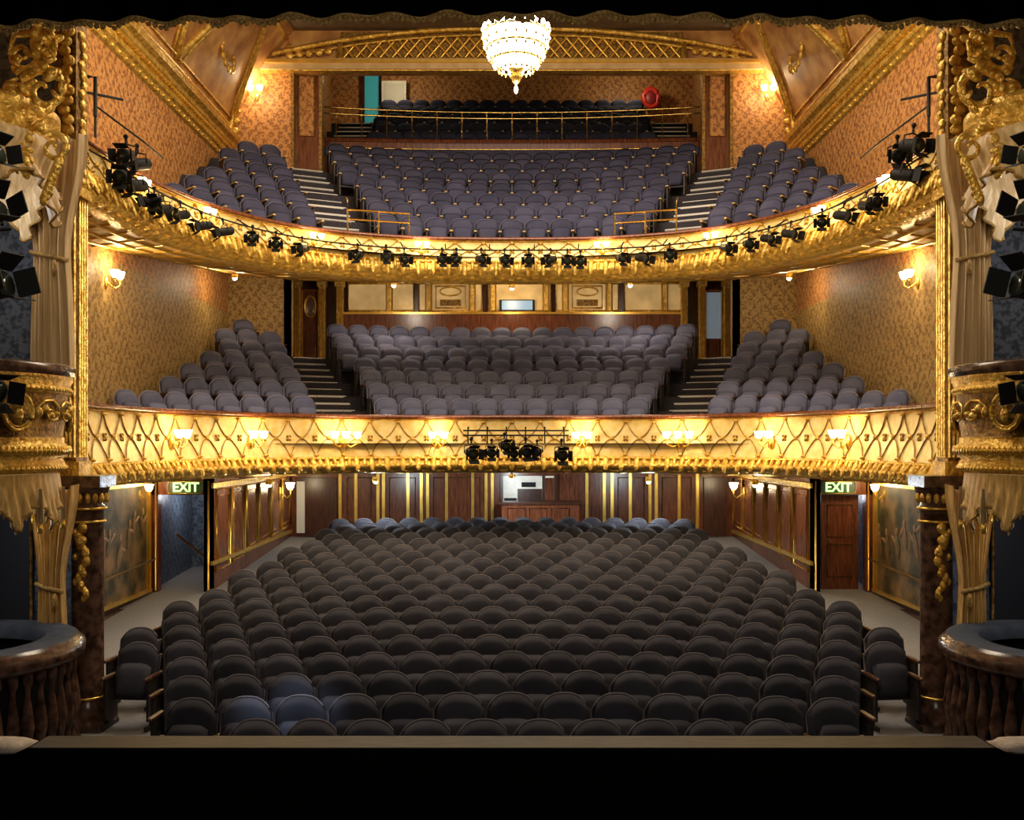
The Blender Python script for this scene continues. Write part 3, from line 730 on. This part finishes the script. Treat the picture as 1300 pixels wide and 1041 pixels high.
for i,p in enumerate([152,160,172,176,190,195,208,230,258,285,320,350,385,455,490,512,560,580,610,640,672,700,720,737,788,815,850,922,950,975,1003,1045,1070,1100,1112,1140,1150,1158]):
    u=u_at_px(p,.42); x,y,z=S(u,.44,3.8+random.uniform(-.03,.03))
    e=abs(p-650)>470
    inst('stage_lantern',LM,(x,y,z+(.12 if e else 0)+(.35 if e and i%2 else 0)),rz=random.uniform(-.6,.6)+(x*.05),scale=1.1 if e else .88,rx=.25)
b=MB(); yb=21.35
x0,x1=px(588,yb),px(722,yb)
for z in(.22,.12): b.tube([(x0,yb,z),(x1,yb,z)],.02,BLACK,6)
for i in range(6):
    x=x0+.1+(x1-x0-.2)*i/5; b.tube([(x,yb,.3),(x,yb,-.05)],.015,BLACK,5); b.tube([(x,yb,.22),(x,21.85,.3)],.012,BLACK,5)
b.obj('lighting_bar')
for i,(p,zz,s_) in enumerate(((598,575,1.2),(624,574,1.),(640,566,1.),(652,575,.95),(667,573,1.1),(682,574,.95),(713,577,1.2))):
    inst('stage_lantern',LM,(px(p,yb-.1),yb-.1,(560-zz)*yb/F),rz=random.uniform(-.3,.3),scale=s_,rx=.1)
for s in(-1,1):
    b=MB(); X=s*5.02; Y=9.75
    b.tube([(X,Y,-2.0),(X,Y,3.6)],.025,BLACK,6)
    b.tube([(X,Y,2.0),(X-s*.3,Y-.1,2.0)],.018,BLACK,5)
    b.obj('lighting_boom')
    for z,r,q,rx_ in((2.75,.5,1.0,-.2),(2.15,-.2,1.35,-.5),(1.5,.5,1.45,-.3),(.6,.1,1.15,.2)):
        inst('stage_lantern',LM,(s*(4.94),9.6,z-.1),rz=s*(-1.0-r*.5),scale=q,rx=rx_)
    b=MB(); b.tube([(s*5.9,14.5,4.6),(s*5.9,14.5,5.15),(s*6.05,14.6,5.2)],.03,BLACK,6); b.tube([(s*6.2,14.4,4.95),(s*5.7,15.,5.0)],.02,BLACK,6); b.tube([(s*5.9,14.5,4.3),(s*5.9,14.5,4.6)],.02,BLACK,6); b.tube([(s*5.9,14.5,4.75),(s*5.6,15.5,4.55),(s*5.55,16.3,4.5)],.015,BLACK,5); b.obj('lighting_arm')
# ------------------------------------------------------------ sconces
def sconce_mesh(n=2):
    b=MB()
    b.ell((0,.02,0),.06,.03,.11,GOLDS,10,6)
    for i in range(n):
        x=(i-(n-1)/2)*.2
        b.tube([(0,0,0),(x*.5,-.1,-.08),(x,-.15,-.03),(x,-.15,.04)],.012,GOLDS,6)
        b.lathe(x,-.15,[(.02,.03),(.04,.045),(.02,.06)],GOLDS,8)
        b.lathe(x,-.15,[(.03,.06),(.055,.09),(.065,.14),(.075,.17)],LAMP,10); b.ell((x,-.15,.12),.03,.03,.045,LAMPW,8,6)
    o=b.obj('sconce'); me=o.data; bpy.data.objects.remove(o); return me
S2,S3,S1=sconce_mesh(2),sconce_mesh(3),sconce_mesh(1)
for p,me in((220,S2),(320,S2),(435,S3),(555,S2),(740,S2),(865,S3),(978,S2),(1075,S2)):
    u=u_at_px(p,.12); x,y,nx,ny=CN(u); rz=math.atan2(ny,nx)+pi/2
    inst('sconce_lamp',me,S(u,.12,-.02),rz=rz,scale=1.25)
    light('sconce_light',S(u,.45,.16),19,(1,.68,.29),.07)
for p in(175,260,400,535,765,905,1045,1130):
    u=u_at_px(p,.12); x,y,nx,ny=CN(u); rz=math.atan2(ny,nx)+pi/2
    inst('sconce_lamp',S2,S(u,.09,4.04),rz=rz,scale=.95); light('sconce_light',S(u,.42,4.17),17,(1,.68,.29),.07)
for s in(-1,1):
    for y,z,pw in((18.4,2.85,34),(20.,-1.05,18)):
        inst('sconce_lamp',S2 if z>0 else S1,(s*7.27,y,z),rz=-s*pi/2,scale=1.2); light('sconce_light',(s*6.95,y,z+.22),pw,(1,.76,.42),.07)
    inst('sconce_lamp',S2,(s*6.55,26.27,8.85),scale=1.2); light('sconce_light',(s*6.5,25.9,9.0),40,(1,.8,.5),.08)
    inst('sconce_lamp',S1,(s*6.0,26.6,-1.35),rz=-s*pi/2,scale=1.6); light('sconce_light',(s*5.6,26.6,-1.2),20,(1,.8,.5),.1)
def downlight(x,y,z,pw,c=(1,.8,.5)):
    b=MB(); b.lathe(x,y,[(.0,z+.12),(.07,z+.12),(.08,z+.03),(.06,z)],GOLDS,12); b.ell((x,y,z),.055,.055,.05,LAMPW,8,6); b.obj('downlight_lamp'); light('lamp_light',(x,y,z-.15),pw,c,.08)
for x in(-1,1):
    downlight(x*6.55,24.2,3.85,26); downlight(x*3.,26.,3.95,62,(1,.86,.7)); downlight(x*3.2,24.,-.95,100,(.82,.93,1)); downlight(x*5.1,21.5,-.92,30)
    downlight(x*3.75,32.8,11.9,42); downlight(x*6.7,15.5,-.9,24)
downlight(0,27.8,4.15,40); downlight(0,25.5,-.93,95,(.85,.94,1))
# chandelier
b=MB(); cx,cy,cz=.06,15.0,5.83
b.lathe(cx,cy,[(.0,cz-.38),(.18,cz-.36),(.32,cz-.26),(.40,cz-.08),(.42,cz+.1),(.42,cz+.16),(.32,cz+.2),(.2,cz+.35)],CRYST,24)
for z,r in((cz+.14,.46),(cz-.08,.43),(cz-.26,.35)): b.tube([(cx+r*cos(q),cy+r*sin(q),z) for q in[2*pi*j/28 for j in range(28)]],.018,BRASS,6,closed=True)
for i in range(20):
    q=2*pi*i/20
    for k in range(9):
        t=k/8; r=.47*cos(t*1.3)**.5+.02; b.ell((cx+r*cos(q),cy+r*sin(q),cz+.14-.54*t),.02,.02,.03,CRYST if k%2 else BRASS,6,4)
    b.ell((cx+.48*cos(q),cy+.48*sin(q),cz+.2),.03,.03,.05,LAMPW,6,5); b.ell((cx+.47*cos(q),cy+.47*sin(q),cz+.05),.015,.015,.05,CRYST,5,4)
b.lathe(cx,cy,[(.0,cz-.62),(.05,cz-.58),(.09,cz-.5),(.05,cz-.44),(.12,cz-.38)],BRASS,14); b.ell((cx,cy,cz-.68),.03,.03,.06,CRYST,8,6)
b.tube([(cx,cy,cz+.2),(cx,cy,10.5)],.025,BRASS,6); b.lathe(cx,cy,[(.2,cz+.35),(.1,cz+.45),(.14,cz+.55),(.03,cz+.7)],BRASS,14)
b.obj('crystal_chandelier')
light('chandelier_light',(cx,cy,cz-.85),190,(1,.82,.55),.35)
light('chandelier_light',(cx,cy,cz+.9),170,(1,.82,.55),.35)
for s in(-1,1):
    e=bpy.data.objects.new('exit_sign',None); sc.collection.objects.link(e); e.location=(s*6.53,20.5,-.93)
    b=MB(); b.box(-.34,.34,0,.09,-.12,.12,EXITBG); b.tube([(-.34,-.005,-.12),(.34,-.005,-.12),(.34,-.005,.12),(-.34,-.005,.12)],.015,GOLDS,4,closed=True); b.obj('sign_box',parent=e)
    t=bpy.data.curves.new('letters','FONT'); t.body='EXIT'; t.size=.26; t.align_x='CENTER'; t.align_y='CENTER'; t.extrude=.005; t.offset=.006; t.materials.append(GREEN)
    o=bpy.data.objects.new('letters',t); sc.collection.objects.link(o); o.parent=e; o.location=(0,-.012,0); o.rotation_euler=(pi/2,0,0)
b=MB(); b.box(6.3,7.05,20.85,20.92,zst(20.8),-1.1,MAHOG)
for z0,z1 in((-2.75,-2.1),(-1.95,-1.3)): b.tube([(6.42,20.84,z0),(6.93,20.84,z0),(6.93,20.84,z1),(6.42,20.84,z1)],.014,DKGOLD,4,closed=True)
b.ell((6.45,20.8,-2.02),.03,.04,.03,BRASS,8,6); b.obj('door_5')
b=MB(); b.tube([(-6.85,20.9,-1.9),(-6.4,21.3,-2.4),(-6.3,22.5,-2.5)],.025,BRASS,6); b.tube([(-6.4,21.3,-2.4),(-6.4,21.3,-3.0)],.02,BRASS,6); b.obj('stair_handrail')
for s in(-1,1): light('lobby_light',(s*6.8,22.3,-1.2),16,(.9,.92,1),.1)
# ------------------------------------------------------------ added fill lamps, blue spot, world
light('overhead_fill',(0,18,9.9),740,(1,.86,.70),5,'AREA',target=(0,19,0))  # added area lamp without a fixture, general fill from above
for s in(-1,1):
    light('overhead_fill',(s*4,13.5,8.5),260,(1,.74,.42),1.5,'AREA',target=(s*6.8,22,5.0))  # added unseen area lamp, warms the side walls
    light('box_fill',(s*4.2,9.6,3.2),20,(1,.8,.5),.15)  # added lamp without a fixture, brightens the box front
    light('box_fill',(s*5.9,11.3,-1.1),12,(.95,.95,1),.15); light('box_fill',(s*5.9,11.3,2.6),18,(.95,.95,1),.15)  # added lamps without fixtures, lift the dim box interior
    light('box_side_fill',(s*2.2,5.5,2.6),105,(1,.82,.55),.2,'SPOT',target=(s*5.3,11.,.2),spot_size=radians(50),spot_blend=.6)  # added unseen spot, side fill on the boxes
light('stage_fill',(0,1.5,3.2),95,(1,.9,.8),3,'AREA',target=(0,20,1))  # added unseen area lamp, low fill from the stage side
light('blue_spot',(-1.5,9.6,3.0),1100,(.65,.78,1),.1,'SPOT',target=(-2.3,10.75,-2.7),spot_size=radians(13),spot_blend=.5)
w=bpy.data.worlds.new('world'); sc.world=w; w.use_nodes=True
w.node_tree.nodes['Background'].inputs[0].default_value=(1,.8,.6,1); w.node_tree.nodes['Background'].inputs[1].default_value=.02
for o in sc.objects:
    if o.parent is None: o.location.z+=ZC
cd=bpy.data.cameras.new('camera'); cam=bpy.data.objects.new('camera',cd); sc.collection.objects.link(cam)
cam.location=(0,0,ZC); cam.rotation_euler=(pi/2,0,0); cd.sensor_width=36; cd.lens=36*F/1300; cd.shift_y=39.5/1300; cd.clip_end=200
sc.camera=cam
sc.view_settings.view_transform='Standard'
sc.view_settings.exposure=0
